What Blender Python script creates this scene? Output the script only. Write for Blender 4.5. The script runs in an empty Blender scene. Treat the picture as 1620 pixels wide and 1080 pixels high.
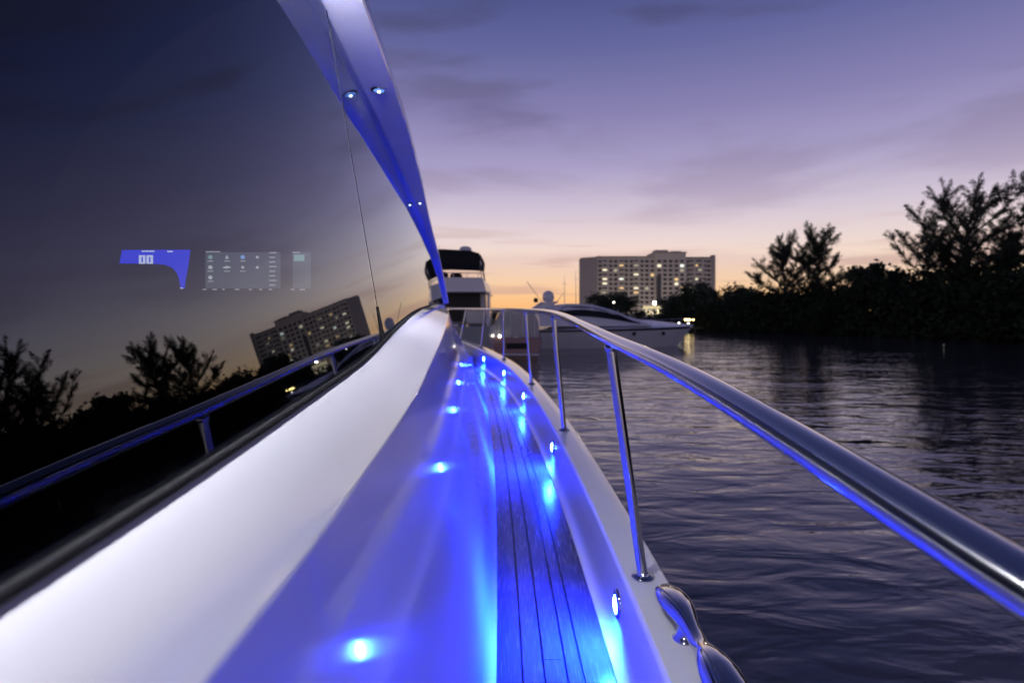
import bpy, bmesh, math, random
import numpy as np
from mathutils import Vector, Matrix, Euler

sc = bpy.context.scene
COL = sc.collection
CZ = 2.6                      # eye height above the water
random.seed(7)

# ------------------------------------------------------------------ camera
cam_d = bpy.data.cameras.new('camera'); cam = bpy.data.objects.new('camera', cam_d); COL.objects.link(cam)
cam.location = (0, 0, CZ); cam.rotation_euler = (math.radians(90), 0, 0)
cam_d.lens = 20; cam_d.sensor_width = 36; cam_d.shift_y = -50 / 1620
cam_d.clip_start = 0.01; cam_d.clip_end = 6000
cam_d.dof.use_dof = True; cam_d.dof.focus_distance = 1.05; cam_d.dof.aperture_fstop = 4.8
sc.camera = cam

# ------------------------------------------------------------------ view
sc.view_settings.view_transform = 'Standard'; sc.view_settings.look = 'None'
sc.view_settings.exposure = 0.0; sc.view_settings.gamma = 1.0; sc.view_settings.use_curve_mapping = False
sc.render.engine = 'CYCLES'
sc.cycles.use_denoising = True
sc.cycles.max_bounces = 6; sc.cycles.glossy_bounces = 4; sc.cycles.diffuse_bounces = 3; sc.cycles.use_adaptive_sampling = True; sc.cycles.adaptive_threshold = 0.02
sc.cycles.transparent_max_bounces = 12; sc.cycles.sample_clamp_indirect = 12
sc.cycles.caustics_reflective = False; sc.cycles.caustics_refractive = False


def lin(r, g, b):
    f = lambda c: (c / 255 / 12.92) if c / 255 <= 0.04045 else ((c / 255 + 0.055) / 1.055) ** 2.4
    return (f(r), f(g), f(b), 1.0)


# ------------------------------------------------------------------ world: dusk sky
SUN_AZ = math.radians(7)       # sunset bearing, from +Y towards +X
world = bpy.data.worlds.new('World'); sc.world = world; world.use_nodes = True
nt = world.node_tree; nt.nodes.clear()
N = nt.nodes.new; L = nt.links.new
out = N('ShaderNodeOutputWorld'); bg = N('ShaderNodeBackground'); L(bg.outputs[0], out.inputs[0])
tc = N('ShaderNodeTexCoord'); sep = N('ShaderNodeSeparateXYZ'); L(tc.outputs['Generated'], sep.inputs[0])


def math_node(op, a=None, b=None, tree=None, clamp=False):
    n = (tree or nt).nodes.new('ShaderNodeMath'); n.operation = op; n.use_clamp = clamp
    for i, v in enumerate((a, b)):
        if v is None: continue
        if isinstance(v, (int, float)): n.inputs[i].default_value = v
        else: (tree or nt).links.new(v, n.inputs[i])
    return n.outputs[0]


def ramp_node(tree, fac, stops, mode='LINEAR'):
    r = tree.nodes.new('ShaderNodeValToRGB'); r.color_ramp.interpolation = mode
    el = r.color_ramp.elements
    while len(el) > 1: el.remove(el[-1])
    el[0].position = stops[0][0]; el[0].color = stops[0][1]
    for p, c in stops[1:]:
        e = el.new(p); e.color = c
    tree.links.new(fac, r.inputs[0])
    return r.outputs[0]


def mix_color(tree, fac, a, b, mode='MIX'):
    m = tree.nodes.new('ShaderNodeMix'); m.data_type = 'RGBA'; m.blend_type = mode
    for sock, v in ((m.inputs[0], fac), (m.inputs[6], a), (m.inputs[7], b)):
        if isinstance(v, (int, float)): sock.default_value = v
        elif isinstance(v, tuple): sock.default_value = v
        else: tree.links.new(v, sock)
    return m.outputs[2]


elev = math_node('MAXIMUM', sep.outputs[2], 0.0)
west = ramp_node(nt, elev, [(0.0, lin(252, 186, 104)), (0.022, lin(253, 203, 134)), (0.05, lin(249, 215, 170)),
                            (0.08, lin(240, 214, 194)), (0.12, lin(226, 208, 208)), (0.17, lin(202, 190, 208)), (0.24, lin(164, 155, 194)),
                            (0.32, lin(132, 126, 173)), (0.42, lin(94, 98, 152)), (0.49, lin(74, 81, 136)), (0.62, lin(50, 58, 106)), (1.0, lin(28, 38, 78))])
east = ramp_node(nt, elev, [(0.0, lin(196, 182, 190)), (0.1, lin(190, 178, 200)), (0.25, lin(142, 140, 182)),
                            (0.5, lin(72, 78, 124)), (1.0, lin(30, 38, 78))])
sdot = math_node('ADD', math_node('MULTIPLY', sep.outputs[0], math.sin(SUN_AZ)), math_node('MULTIPLY', sep.outputs[1], math.cos(SUN_AZ)))
hor = math_node('SQRT', math_node('MAXIMUM', math_node('SUBTRACT', 1.0, math_node('MULTIPLY', sep.outputs[2], sep.outputs[2])), 0.001))
caz = math_node('DIVIDE', sdot, hor)
mr = N('ShaderNodeMapRange'); mr.interpolation_type = 'SMOOTHSTEP'; L(caz, mr.inputs[0])
mr.inputs[1].default_value = -0.5; mr.inputs[2].default_value = 0.8
sky_col = mix_color(nt, mr.outputs[0], east, west)
# cloud veils: streaks that lie level near the horizon, broad soft cirrus higher up
mp = N('ShaderNodeMapping'); L(tc.outputs['Generated'], mp.inputs[0])
mp.inputs['Rotation'].default_value = (0, math.radians(27), 0); mp.inputs['Scale'].default_value = (1.5, 1.0, 6.5); mp.inputs['Location'].default_value = (0.9, 0.3, 4.1)
nz = N('ShaderNodeTexNoise'); L(mp.outputs[0], nz.inputs[0]); nz.inputs['Scale'].default_value = 1.5; nz.inputs['Detail'].default_value = 6
nz.inputs['Roughness'].default_value = 0.5; nz.inputs['Distortion'].default_value = 0.35
cl = N('ShaderNodeMapRange'); cl.interpolation_type = 'SMOOTHSTEP'; L(nz.outputs[0], cl.inputs[0]); cl.inputs[1].default_value = 0.45; cl.inputs[2].default_value = 0.61
veil = mix_color(nt, elev, lin(176, 142, 138), lin(66, 62, 106))
veil_hi = ramp_node(nt, elev, [(0.0, lin(214, 168, 140)), (0.1, lin(206, 182, 186)), (0.2, lin(162, 148, 178)), (0.32, lin(112, 107, 148)), (0.45, lin(74, 75, 116)), (1.0, lin(32, 38, 76))])
lift = ramp_node(nt, elev, [(0.0, (0.3, 0.3, 0.3, 1)), (0.15, (0.55, 0.55, 0.55, 1)), (0.3, (0.85, 0.85, 0.85, 1)), (0.55, (0.8, 0.8, 0.8, 1)), (1, (0.1, 0.1, 0.1, 1))])
cf = math_node('MULTIPLY', cl.outputs[0], lift)
sky_cl = mix_color(nt, cf, sky_col, veil_hi)
# thin level bars of cloud close above the horizon
comb2 = N('ShaderNodeCombineXYZ'); L(math_node('MULTIPLY', sep.outputs[0], 3.2), comb2.inputs[0]); L(math_node('MULTIPLY', sep.outputs[1], 3.2), comb2.inputs[1])
L(math_node('MULTIPLY', elev, 46), comb2.inputs[2])
nz2 = N('ShaderNodeTexNoise'); L(comb2.outputs[0], nz2.inputs[0]); nz2.inputs['Scale'].default_value = 1.0; nz2.inputs['Detail'].default_value = 3
b2 = N('ShaderNodeMapRange'); b2.interpolation_type = 'SMOOTHSTEP'; L(nz2.outputs[0], b2.inputs[0]); b2.inputs[1].default_value = 0.55; b2.inputs[2].default_value = 0.70
band = ramp_node(nt, elev, [(0.0, (0.5, 0.5, 0.5, 1)), (0.10, (0.55, 0.55, 0.55, 1)), (0.17, (0.0, 0.0, 0.0, 1))])
sky_fin = mix_color(nt, math_node('MULTIPLY', b2.outputs[0], band), sky_cl, lin(186, 152, 146))
nish = N('ShaderNodeTexSky'); nish.sky_type = 'NISHITA'; nish.sun_disc = False
nish.sun_elevation = math.radians(0.5); nish.sun_rotation = SUN_AZ; nish.air_density = 1.2; nish.dust_density = 1.0
sc_n = mix_color(nt, 1.0, nish.outputs[0], (0.006, 0.006, 0.006, 1), 'MULTIPLY')
tot = mix_color(nt, 1.0, sky_fin, sc_n, 'ADD')
L(tot, bg.inputs[0]); bg.inputs[1].default_value = 1.05

# ------------------------------------------------------------------ the last of the sun (below the tree line, very weak)
sd = bpy.data.lights.new('sun', 'SUN'); sun = bpy.data.objects.new('sun', sd); COL.objects.link(sun)
sd.energy = 0.01; sd.angle = math.radians(60); sd.color = (1.0, 0.72, 0.48)
sun.rotation_euler = (math.radians(88), 0, math.pi - SUN_AZ)

# ------------------------------------------------------------------ materials
MATS = {}


def pbr(name, col, rough=0.5, metal=0.0, coat=0.0, spec=0.5, noise=None, bump=None, emit=None, estr=0.0, coat_rough=0.05):
    """noise = (scale, amount, stretch xyz) varies the colour; bump = (scale, strength, distance, stretch)"""
    m = bpy.data.materials.new(name); m.use_nodes = True; t = m.node_tree; b = t.nodes['Principled BSDF']
    b.inputs['Base Color'].default_value = (*col[:3], 1); b.inputs['Roughness'].default_value = rough
    b.inputs['Metallic'].default_value = metal; b.inputs['Coat Weight'].default_value = coat
    b.inputs['Coat Roughness'].default_value = coat_rough; b.inputs['Specular IOR Level'].default_value = spec
    if emit:
        b.inputs['Emission Color'].default_value = (*emit[:3], 1); b.inputs['Emission Strength'].default_value = estr
    if noise or bump:
        c = t.nodes.new('ShaderNodeTexCoord')
    if noise:
        mpn = t.nodes.new('ShaderNodeMapping'); mpn.inputs['Scale'].default_value = noise[2]; t.links.new(c.outputs['Object'], mpn.inputs[0])
        n = t.nodes.new('ShaderNodeTexNoise'); n.inputs['Scale'].default_value = noise[0]; n.inputs['Detail'].default_value = 6; t.links.new(mpn.outputs[0], n.inputs[0])
        lo = tuple(x * (1 - noise[1]) for x in col[:3]) + (1,); hi = tuple(min(1, x * (1 + noise[1])) for x in col[:3]) + (1,)
        t.links.new(ramp_node(t, n.outputs[0], [(0.3, lo), (0.7, hi)]), b.inputs['Base Color'])
        rr = ramp_node(t, n.outputs[0], [(0.3, (rough * 0.85,) * 3 + (1,)), (0.7, (min(1, rough * 1.2),) * 3 + (1,))])
        t.links.new(rr, b.inputs['Roughness'])
    if bump:
        mpb = t.nodes.new('ShaderNodeMapping'); mpb.inputs['Scale'].default_value = bump[3]; t.links.new(c.outputs['Object'], mpb.inputs[0])
        n = t.nodes.new('ShaderNodeTexNoise'); n.inputs['Scale'].default_value = bump[0]; n.inputs['Detail'].default_value = 4; t.links.new(mpb.outputs[0], n.inputs[0])
        bp = t.nodes.new('ShaderNodeBump'); bp.inputs['Strength'].default_value = bump[1]; bp.inputs['Distance'].default_value = bump[2]
        t.links.new(n.outputs[0], bp.inputs['Height']); t.links.new(bp.outputs[0], b.inputs['Normal'])
    MATS[name] = m
    return m


def emitter(name, col, strength):
    m = bpy.data.materials.new(name); m.use_nodes = True; t = m.node_tree; t.nodes.clear()
    o = t.nodes.new('ShaderNodeOutputMaterial'); e = t.nodes.new('ShaderNodeEmission')
    e.inputs[0].default_value = (*col[:3], 1); e.inputs[1].default_value = strength
    t.links.new(e.outputs[0], o.inputs[0]); MATS[name] = m
    return m


I3 = (1, 1, 1)
pbr('gelcoat', (0.74, 0.74, 0.75), 0.14, coat=0.6, noise=(2.2, 0.025, I3))
pbr('gelcoat_side', (0.74, 0.74, 0.76), 0.085, coat=0.3, coat_rough=0.03, noise=(3.0, 0.02, I3), bump=(60, 0.02, 0.0004, (1, 0.6, 1)))
pbr('nonskid', (0.70, 0.70, 0.71), 0.42, noise=(5, 0.04, I3), bump=(260, 0.25, 0.0006, I3))
pbr('teak', (0.075, 0.073, 0.135), 0.25, spec=0.6, noise=(26, 0.15, (9, 0.35, 1)), bump=(30, 0.30, 0.0010, (9, 0.6, 1)))  # blue of the deck lamps tinted into the base colour
pbr('caulk', (0.012, 0.012, 0.013), 0.45)
pbr('stainless', (0.56, 0.56, 0.58), 0.10, metal=1.0, noise=(3, 0.05, (1, 1, 1)))
pbr('rubber', (0.014, 0.014, 0.017), 0.75, spec=0.2)
pbr('interior_dark', (0.012, 0.012, 0.014), 0.7)
pbr('dash_black', (0.01, 0.01, 0.012), 0.6)
pbr('hull_white', (0.80, 0.79, 0.79), 0.22, coat=0.3, noise=(1.5, 0.04, I3))
pbr('dark_glass', (0.008, 0.009, 0.012), 0.06, spec=0.6)
pbr('tinted', (0.006, 0.007, 0.009), 0.35, spec=0.25)
pbr('navy', (0.015, 0.018, 0.035), 0.3)
pbr('canvas_black', (0.012, 0.013, 0.014), 0.85)
pbr('vinyl_clear', (0.42, 0.42, 0.46), 0.12, spec=0.7)
pbr('red_hull', (0.34, 0.19, 0.20), 0.3, coat=0.4)
pbr('grey_panel', (0.30, 0.32, 0.32), 0.4)
pbr('cushion_dark', (0.02, 0.02, 0.022), 0.8)
pbr('alu', (0.55, 0.55, 0.57), 0.3, metal=1.0)
pbr('bark', (0.06, 0.05, 0.04), 0.9, noise=(6, 0.3, (1, 1, 0.3)))
pbr('needles', (0.030, 0.042, 0.026), 0.8, noise=(0.8, 0.35, I3))
pbr('mangrove_leaf', (0.024, 0.034, 0.018), 0.85, spec=0.15, noise=(0.5, 0.45, I3))
pbr('tree_leaf', (0.035, 0.055, 0.025), 0.7, noise=(0.5, 0.4, I3))
pbr('mud', (0.035, 0.030, 0.024), 0.8, noise=(0.4, 0.3, I3))
pbr('grass_soil', (0.05, 0.055, 0.03), 0.9, noise=(0.1, 0.3, I3))
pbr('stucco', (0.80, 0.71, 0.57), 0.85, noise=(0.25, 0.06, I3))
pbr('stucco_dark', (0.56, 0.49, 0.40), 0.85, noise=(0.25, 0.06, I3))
pbr('slab', (0.78, 0.70, 0.58), 0.8)
pbr('window_dark', (0.02, 0.022, 0.028), 0.1)
pbr('post_grey', (0.12, 0.12, 0.12), 0.5, metal=0.6)
pbr('timber', (0.10, 0.08, 0.06), 0.8)
emitter('led_blue', (0.006, 0.024, 1.0), 2700)
emitter('led_white', (0.16, 0.34, 1.0), 1.1)
emitter('led_core', (0.65, 0.80, 1.0), 14)
emitter('fill_dome_white', (0.95, 0.94, 1.0), 500)  # glow of the dome lamps added out of view
emitter('win_warm', (1.0, 0.66, 0.30), 1.0)
emitter('win_pale', (1.0, 0.90, 0.62), 1.3)
emitter('win_white', (0.92, 1.0, 0.88), 1.3)
emitter('win_faint', (0.8, 0.72, 0.52), 0.55)
emitter('lamp_white', (1.0, 0.93, 0.75), 60)
emitter('flood_white', (1.0, 0.86, 0.62), 800)
emitter('lamp_warm', (1.0, 0.70, 0.22), 14)
emitter('lamp_dim', (0.8, 0.8, 0.7), 0.16)
emitter('lamp_canopy', (1.0, 0.82, 0.48), 0.75)
emitter('screen_blue', (0.02, 0.04, 0.95), 0.8)
emitter('screen_digit', (0.62, 0.72, 1.0), 0.9)
emitter('screen_grey', (0.40, 0.50, 0.62), 0.14)
emitter('screen_icon', (0.85, 0.92, 0.95), 0.5)
emitter('screen_teal', (0.45, 0.8, 0.75), 0.45)
emitter('screen_azure', (0.25, 0.5, 1.0), 0.8)
emitter('dot_warm', (1.0, 0.62, 0.25), 5)
emitter('dot_white', (1.0, 0.95, 0.8), 9)

# window glass of the cabin: coated dark glass
m = bpy.data.materials.new('cabin_glass'); m.use_nodes = True; t = m.node_tree; t.nodes.clear(); MATS['cabin_glass'] = m
o_ = t.nodes.new('ShaderNodeOutputMaterial'); mx = t.nodes.new('ShaderNodeMixShader'); tr = t.nodes.new('ShaderNodeBsdfTransparent'); gl = t.nodes.new('ShaderNodeBsdfGlossy')
fr = t.nodes.new('ShaderNodeFresnel'); fr.inputs[0].default_value = 1.88
tr.inputs[0].default_value = (0.75, 0.75, 0.78, 1); gl.inputs[0].default_value = (0.86, 0.93, 1.0, 1); gl.inputs[1].default_value = 0.012
t.links.new(fr.outputs[0], mx.inputs[0]); t.links.new(tr.outputs[0], mx.inputs[1]); t.links.new(gl.outputs[0], mx.inputs[2]); t.links.new(mx.outputs[0], o_.inputs[0])

# water
m = bpy.data.materials.new('water'); m.use_nodes = True; t = m.node_tree; b = t.nodes['Principled BSDF']; MATS['water'] = m
b.inputs['Base Color'].default_value = (0.058, 0.057, 0.064, 1); b.inputs['Roughness'].default_value = 0.03; b.inputs['IOR'].default_value = 1.7
c = t.nodes.new('ShaderNodeTexCoord')


def wave(scale, stretch, rot, detail, dist=0.0):
    mp_ = t.nodes.new('ShaderNodeMapping'); mp_.inputs['Scale'].default_value = stretch; mp_.inputs['Rotation'].default_value = (0, 0, math.radians(rot)); t.links.new(c.outputs['Object'], mp_.inputs[0])
    n_ = t.nodes.new('ShaderNodeTexNoise'); n_.inputs['Scale'].default_value = scale; n_.inputs['Detail'].default_value = detail; n_.inputs['Distortion'].default_value = dist
    n_.inputs['Roughness'].default_value = 0.45
    t.links.new(mp_.outputs[0], n_.inputs[0]); return n_.outputs[0]


w1 = wave(0.75, (0.42, 1.0, 1), 12, 2, 0.5); w2 = wave(2.4, (0.42, 1.0, 1), -8, 3, 0.5); w3 = wave(0.16, (0.7, 1, 1), 25, 1); w4 = wave(7.0, (0.45, 1.0, 1), 6, 2, 0.3)
h = math_node('ADD', math_node('ADD', math_node('MULTIPLY', w1, 0.42, t), math_node('MULTIPLY', w2, 0.24, t), t), math_node('ADD', math_node('MULTIPLY', w3, 0.7, t), math_node('MULTIPLY', w4, 0.02, t), t), t)
bp = t.nodes.new('ShaderNodeBump'); bp.inputs['Strength'].default_value = 1.0; bp.inputs['Distance'].default_value = 0.15
t.links.new(h, bp.inputs['Height']); t.links.new(bp.outputs[0], b.inputs['Normal'])


# ------------------------------------------------------------------ object helpers
def mesh_obj(name, verts, faces, mat, parent=None, smooth=False, loc=None):
    me = bpy.data.meshes.new(name); me.from_pydata([tuple(v) for v in verts], [], faces); me.update()
    if smooth:
        me.polygons.foreach_set('use_smooth', [True] * len(me.polygons))
    me.materials.append(MATS[mat])
    o = bpy.data.objects.new(name, me); COL.objects.link(o)
    if parent: o.parent = parent
    if loc: o.location = loc
    return o


def empty(name, loc=(0, 0, 0), rz=0.0):
    o = bpy.data.objects.new(name, None); COL.objects.link(o); o.location = loc; o.rotation_euler = (0, 0, rz); o.empty_display_size = 0.2
    return o


def tag(o, label=None, cat=None, group=None, kind=None):
    for k, v in (('label', label), ('category', cat), ('group', group), ('kind', kind)):
        if v: o[k] = v
    return o


def link_copy(src, name, parent=None, loc=None, rot=None, scale=None):
    o = src.copy(); o.name = name; COL.objects.link(o)
    if parent is not None: o.parent = parent
    if loc is not None: o.location = loc
    if rot is not None: o.rotation_euler = rot
    if scale is not None: o.scale = scale
    return o


def fix_normals(o, sharp=None):
    bm = bmesh.new(); bm.from_mesh(o.data); bmesh.ops.recalc_face_normals(bm, faces=bm.faces)
    if sharp:
        for e in bm.edges:
            if len(e.link_faces) == 2 and e.calc_face_angle(0) > sharp: e.smooth = False
    bm.to_mesh(o.data); bm.free(); return o


def loft(rows, closed=False, cap=False):
    v = []; f = []; n = len(rows[0])
    for r in rows: v += [tuple(p) for p in r]
    for i in range(len(rows) - 1):
        for j in range(n if closed else n - 1):
            a = i * n + j; b_ = i * n + (j + 1) % n
            f.append((a, b_, b_ + n, a + n))
    if cap:
        f.append(tuple(range(n - 1, -1, -1))); k = (len(rows) - 1) * n; f.append(tuple(range(k, k + n)))
    return v, f


class MB:
    """collects simple solids into one mesh"""
    def __init__(s): s.v = []; s.f = []

    def add(s, v, f):
        k = len(s.v); s.v += [tuple(p) for p in v]; s.f += [tuple(i + k for i in q) for q in f]; return s

    def box(s, x0, x1, y0, y1, z0, z1):
        return s.add([(x0, y0, z0), (x1, y0, z0), (x1, y1, z0), (x0, y1, z0), (x0, y0, z1), (x1, y0, z1), (x1, y1, z1), (x0, y1, z1)],
                     [(0, 3, 2, 1), (4, 5, 6, 7), (0, 1, 5, 4), (1, 2, 6, 5), (2, 3, 7, 6), (3, 0, 4, 7)])

    def prism(s, poly, axis, a, b):
        """poly in the two other axes, extruded along axis from a to b"""
        n = len(poly); mk = {'x': lambda p, q: (q, p[0], p[1]), 'y': lambda p, q: (p[0], q, p[1]), 'z': lambda p, q: (p[0], p[1], q)}[axis]
        v = [mk(p, a) for p in poly] + [mk(p, b) for p in poly]
        f = [tuple(range(n)), tuple(range(2 * n - 1, n - 1, -1))] + [(i, i + n, (i + 1) % n + n, (i + 1) % n) for i in range(n)]
        return s.add(v, f)

    def tube(s, pts, radii, n=10, cap=True):
        pts = [Vector(p) for p in pts]
        if not hasattr(radii, '__len__'): radii = [radii] * len(pts)
        rows = []; up = None
        for i, p in enumerate(pts):
            d = (pts[min(i + 1, len(pts) - 1)] - pts[max(i - 1, 0)]).normalized()
            if up is None: up = Vector((0, 0, 1)) if abs(d.z) < 0.9 else Vector((0, 1, 0))
            a = d.cross(up).normalized(); up = a.cross(d).normalized()
            rows.append([p + (a * math.cos(2 * math.pi * k / n) + up * math.sin(2 * math.pi * k / n)) * radii[i] for k in range(n)])
        v, f = loft(rows, True, cap); return s.add(v, f)

    def lathe(s, prof, c=(0, 0, 0), axis=(0, 0, 1), n=20):
        """prof: (radius, height along axis)"""
        q = Vector((0, 0, 1)).rotation_difference(Vector(axis).normalized()); c = Vector(c); rows = []
        for r, h_ in prof: rows.append([c + q @ Vector((r * math.cos(2 * math.pi * k / n), r * math.sin(2 * math.pi * k / n), h_)) for k in range(n)])
        v, f = loft(rows, True, True); return s.add(v, f)

    def build(s, name, mat, parent=None, smooth=False, sharp=None, bevel=0.0, loc=None):
        o = mesh_obj(name, s.v, s.f, mat, parent, smooth, loc); fix_normals(o, sharp)
        if bevel:
            mo = o.modifiers.new('bevel', 'BEVEL'); mo.width = bevel; mo.segments = 2; mo.limit_method = 'ANGLE'
        return o


def spline(xs, ys):
    """monotone-ish cubic through control points"""
    xs = np.array(xs, float); ys = np.array(ys, float); d = np.diff(ys) / np.diff(xs); mm = np.zeros(len(xs)); mm[0] = d[0]; mm[-1] = d[-1]
    for i in range(1, len(xs) - 1):
        w0 = xs[i + 1] - xs[i]; w1_ = xs[i] - xs[i - 1]; mm[i] = (d[i - 1] * w0 + d[i] * w1_) / (w0 + w1_)

    def f(x):
        x = min(max(x, xs[0]), xs[-1]); i = int(min(np.searchsorted(xs, x, 'right') - 1, len(xs) - 2)); h_ = xs[i + 1] - xs[i]; u = (x - xs[i]) / h_
        return float((2 * u ** 3 - 3 * u ** 2 + 1) * ys[i] + (u ** 3 - 2 * u ** 2 + u) * h_ * mm[i] + (-2 * u ** 3 + 3 * u ** 2) * ys[i + 1] + (u ** 3 - u ** 2) * h_ * mm[i + 1])
    return f


def frange(a, b, n): return [a + (b - a) * i / (n - 1) for i in range(n)]


# ================================================================== SETTING
# water: one sheet to the horizon
S = 3000
tag(mesh_obj('water', [(-S, -S, 0), (S, -S, 0), (S, S, 0), (-S, S, 0)], [(0, 1, 2, 3)], 'water'), 'dark rippled harbour water at dusk', kind='structure')

# right-hand mangrove shore and the far land
shore = [(-400, 118), (-60, 112), (0, 104), (14, 88), (20, 76), (27, 67), (34, 60), (38.5, 50), (40.5, 38), (41, 24), (42, 6), (44, -20), (47, -60)]
top = [(x + (0.9 if i > 3 else 0), y + 1.2) for i, (x, y) in enumerate(shore)]
far_ = [(-400, 1500), (1500, 1500), (1500, -60)]
v = [(x, y, -0.4) for x, y in shore] + [(x, y, 0.35) for x, y in top]
n = len(shore); f = [(i, i + 1, i + 1 + n, i + n) for i in range(n - 1)]
k = len(v); v += [(x, y, 0.8) for x, y in far_]; f.append(tuple(list(range(n, 2 * n)) + [k + 2, k + 1, k])[::-1])
tag(fix_normals(mesh_obj('far_bank_ground', v, f, 'mud')), 'low dark muddy bank behind the water', kind='structure')

# ================================================================== OUR YACHT
yacht = empty('motor_yacht', (0, 0, 0))
tag(yacht, 'white motor yacht we stand on, blue lit side deck, steel handrail and dark cabin window', 'yacht')
XC = -1.95                                         # centreline of the boat
BI = spline([-7, -3, -1, 0, 1.65, 3.37, 5.1, 6.6, 8, 10, 12, 13.1], [0.26, 0.30, 0.312, 0.314, 0.309, 0.245, 0.11, -0.085, -0.38, -0.93, -1.58, -1.95])   # inner face of bulwark
WB = spline([-7, 0, 1.65, 3.37, 5.1, 6.6, 8, 8.6], [-0.055, -0.052, -0.06, -0.12, -0.235, -0.36, -0.56, -0.78])                                      # foot of cabin side
zg = lambda y: -0.785 + 0.025 * y                  # top of gunwale
zd = lambda y: zg(y) - 0.25                        # side deck
V = lambda x, y, z: Vector((x, y, z + CZ))
Y0 = -6.0
STEP = 8.75

# deck: dark caulking bed, with teak planks proud of it
ys = frange(Y0, STEP, 60)
deck = mesh_obj('side_deck', *loft([[V(WB(y) + 0.0, y, zd(y) - 0.004), V(BI(y) + 0.01, y, zd(y) - 0.004)] for y in ys]), 'caulk', yacht)
fr_ = [0.0, 0.225, 0.41, 0.60, 0.735, 1.0]
DL = lambda y: WB(y) + 0.014
DR = lambda y: BI(y) - 0.030
rng = random.Random(3)
seam = 0.0026


def plank(i, ya, yb):
    nseg = max(4, int((yb - ya) / 0.28)); rows = []
    for y in frange(ya + 0.0012, yb - 0.0012, nseg):
        w = DR(y) - DL(y); x0 = DL(y) + fr_[i] * w + (seam if i else 0); x1 = DL(y) + fr_[i + 1] * w - (seam if i < 4 else 0); z = zd(y)
        rows.append([V(x0, y, z - 0.004), V(x0 + 0.0012, y, z), V(x1 - 0.0012, y, z), V(x1, y, z - 0.004)])
    v, f = loft(rows); nn = len(rows)
    f += [(0, 1, 2, 3), (nn * 4 - 1, nn * 4 - 2, nn * 4 - 3, nn * 4 - 4)]
    fix_normals(mesh_obj('plank', v, f, 'teak', deck))


joints = {0: [-3.2, 0.4, 4.6], 1: [-4.1, -0.6, 2.72, 6.2], 2: [-2.2, 1.62, 5.3], 3: [-3.6, 0.2, 3.9, 7.0], 4: [-1.4, 2.2, 6.0]}
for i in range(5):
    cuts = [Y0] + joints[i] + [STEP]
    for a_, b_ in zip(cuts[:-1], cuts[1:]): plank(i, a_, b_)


# bulwark: cove at the deck edge, inner face, moulded ridge, rounded gunwale cap, then outer topside
def bulwark_profile(y):
    x = BI(y); g = zg(y); d = zd(y); cw = 0.125 + 0.02 * max(0, min(1, (y - 2) / 6))
    return [V(x - 0.031, y, d - 0.006), V(x - 0.030, y, d + 0.006), V(x - 0.020, y, d + 0.011), V(x - 0.009, y, d + 0.022), V(x - 0.003, y, d + 0.040), V(x - 0.001, y, d + 0.075),
            V(x - 0.001, y, d + 0.145), V(x + 0.001, y, g - 0.02), V(x + 0.003, y, g - 0.007), V(x + 0.010, y, g), V(x + cw * 0.5, y, g + 0.002), V(x + cw - 0.012, y, g), V(x + cw - 0.003, y, g - 0.006), V(x + cw, y, g - 0.018),
            V(x + cw + 0.004, y, g - 0.09)]


ysb = frange(Y0, 13.0, 90)
bul = mesh_obj('bulwark', *loft([bulwark_profile(y) for y in ysb]), 'gelcoat', yacht, smooth=True); fix_normals(bul, math.radians(40))


def hull_profile(y):
    cw = 0.125 + 0.02 * max(0, min(1, (y - 2) / 6)); x = BI(y) + cw + 0.004; g = zg(y) - 0.09; tt = max(0, (y - 3) / 10); wl = x - 0.18 - 0.9 * tt * (1 - 0.3 * tt)
    wl = max(wl, XC)
    return [V(x, y, g), V(x - 0.01, y, g - 0.3), V(x + (wl - x) * 0.45, y, g - 0.95), V(wl, y, -CZ - 0.25)]


hull = mesh_obj('hull', *loft([hull_profile(y) for y in ysb]), 'gelcoat', yacht, smooth=True); fix_normals(hull)


def mirrored(o, name):
    v = [(2 * XC - q.co.x, q.co.y, q.co.z) for q in o.data.vertices]; f = [tuple(reversed(p.vertices)) for p in o.data.polygons]
    m_ = mesh_obj(name, v, f, 'gelcoat', yacht, smooth=True); return m_


mirrored(bul, 'bulwark'); mirrored(hull, 'hull')

# foredeck with a riser facing aft
fy = [STEP, 9.2, 10, 11, 12, 12.8]
rows = [[V(BI(STEP) - 0.02, STEP, zd(STEP) - 0.01), V(2 * XC - BI(STEP) + 0.02, STEP, zd(STEP) - 0.01)], [V(BI(STEP) - 0.02, STEP, zd(STEP) + 0.11), V(2 * XC - BI(STEP) + 0.02, STEP, zd(STEP) + 0.11)]]
rows += [[V(BI(y), y, zd(y) + 0.125), V(2 * XC - BI(y), y, zd(y) + 0.125)] for y in fy[1:]]
fix_normals(mesh_obj('foredeck', *loft(rows), 'nonskid', yacht))

# ---- cabin side
KX = spline([-6, 0, 0.34, 0.56, 0.78, 0.97, 1.17, 1.5, 2.0, 2.68, 4.0, 5.5, 7, 8.0, 8.6], [-0.18, -0.184, -0.185, -0.187, -0.191, -0.194, -0.198, -0.210, -0.240, -0.300, -0.455, -0.63, -0.81, -0.95, -1.05])
KZ = spline([-6, 0, 0.34, 0.56, 0.78, 0.97, 1.17, 1.5, 2.0, 2.68, 4.0, 5.5, 7, 8.0, 8.6], [-0.25, -0.228, -0.223, -0.219, -0.205, -0.192, -0.172, -0.130, -0.078, -0.020, 0.004, 0.014, 0.012, 0.0, -0.02])
SZ = spline([-6, -1, 0.0, 0.28, 0.58, 0.74, 1.12, 1.6, 2.375, 3.08, 4.04, 5.25, 6.4, 8.6], [-0.17, -0.158, -0.148, -0.141, -0.128, -0.120, -0.101, -0.060, -0.008, 0.017, 0.040, 0.047, 0.045, 0.0])


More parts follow.
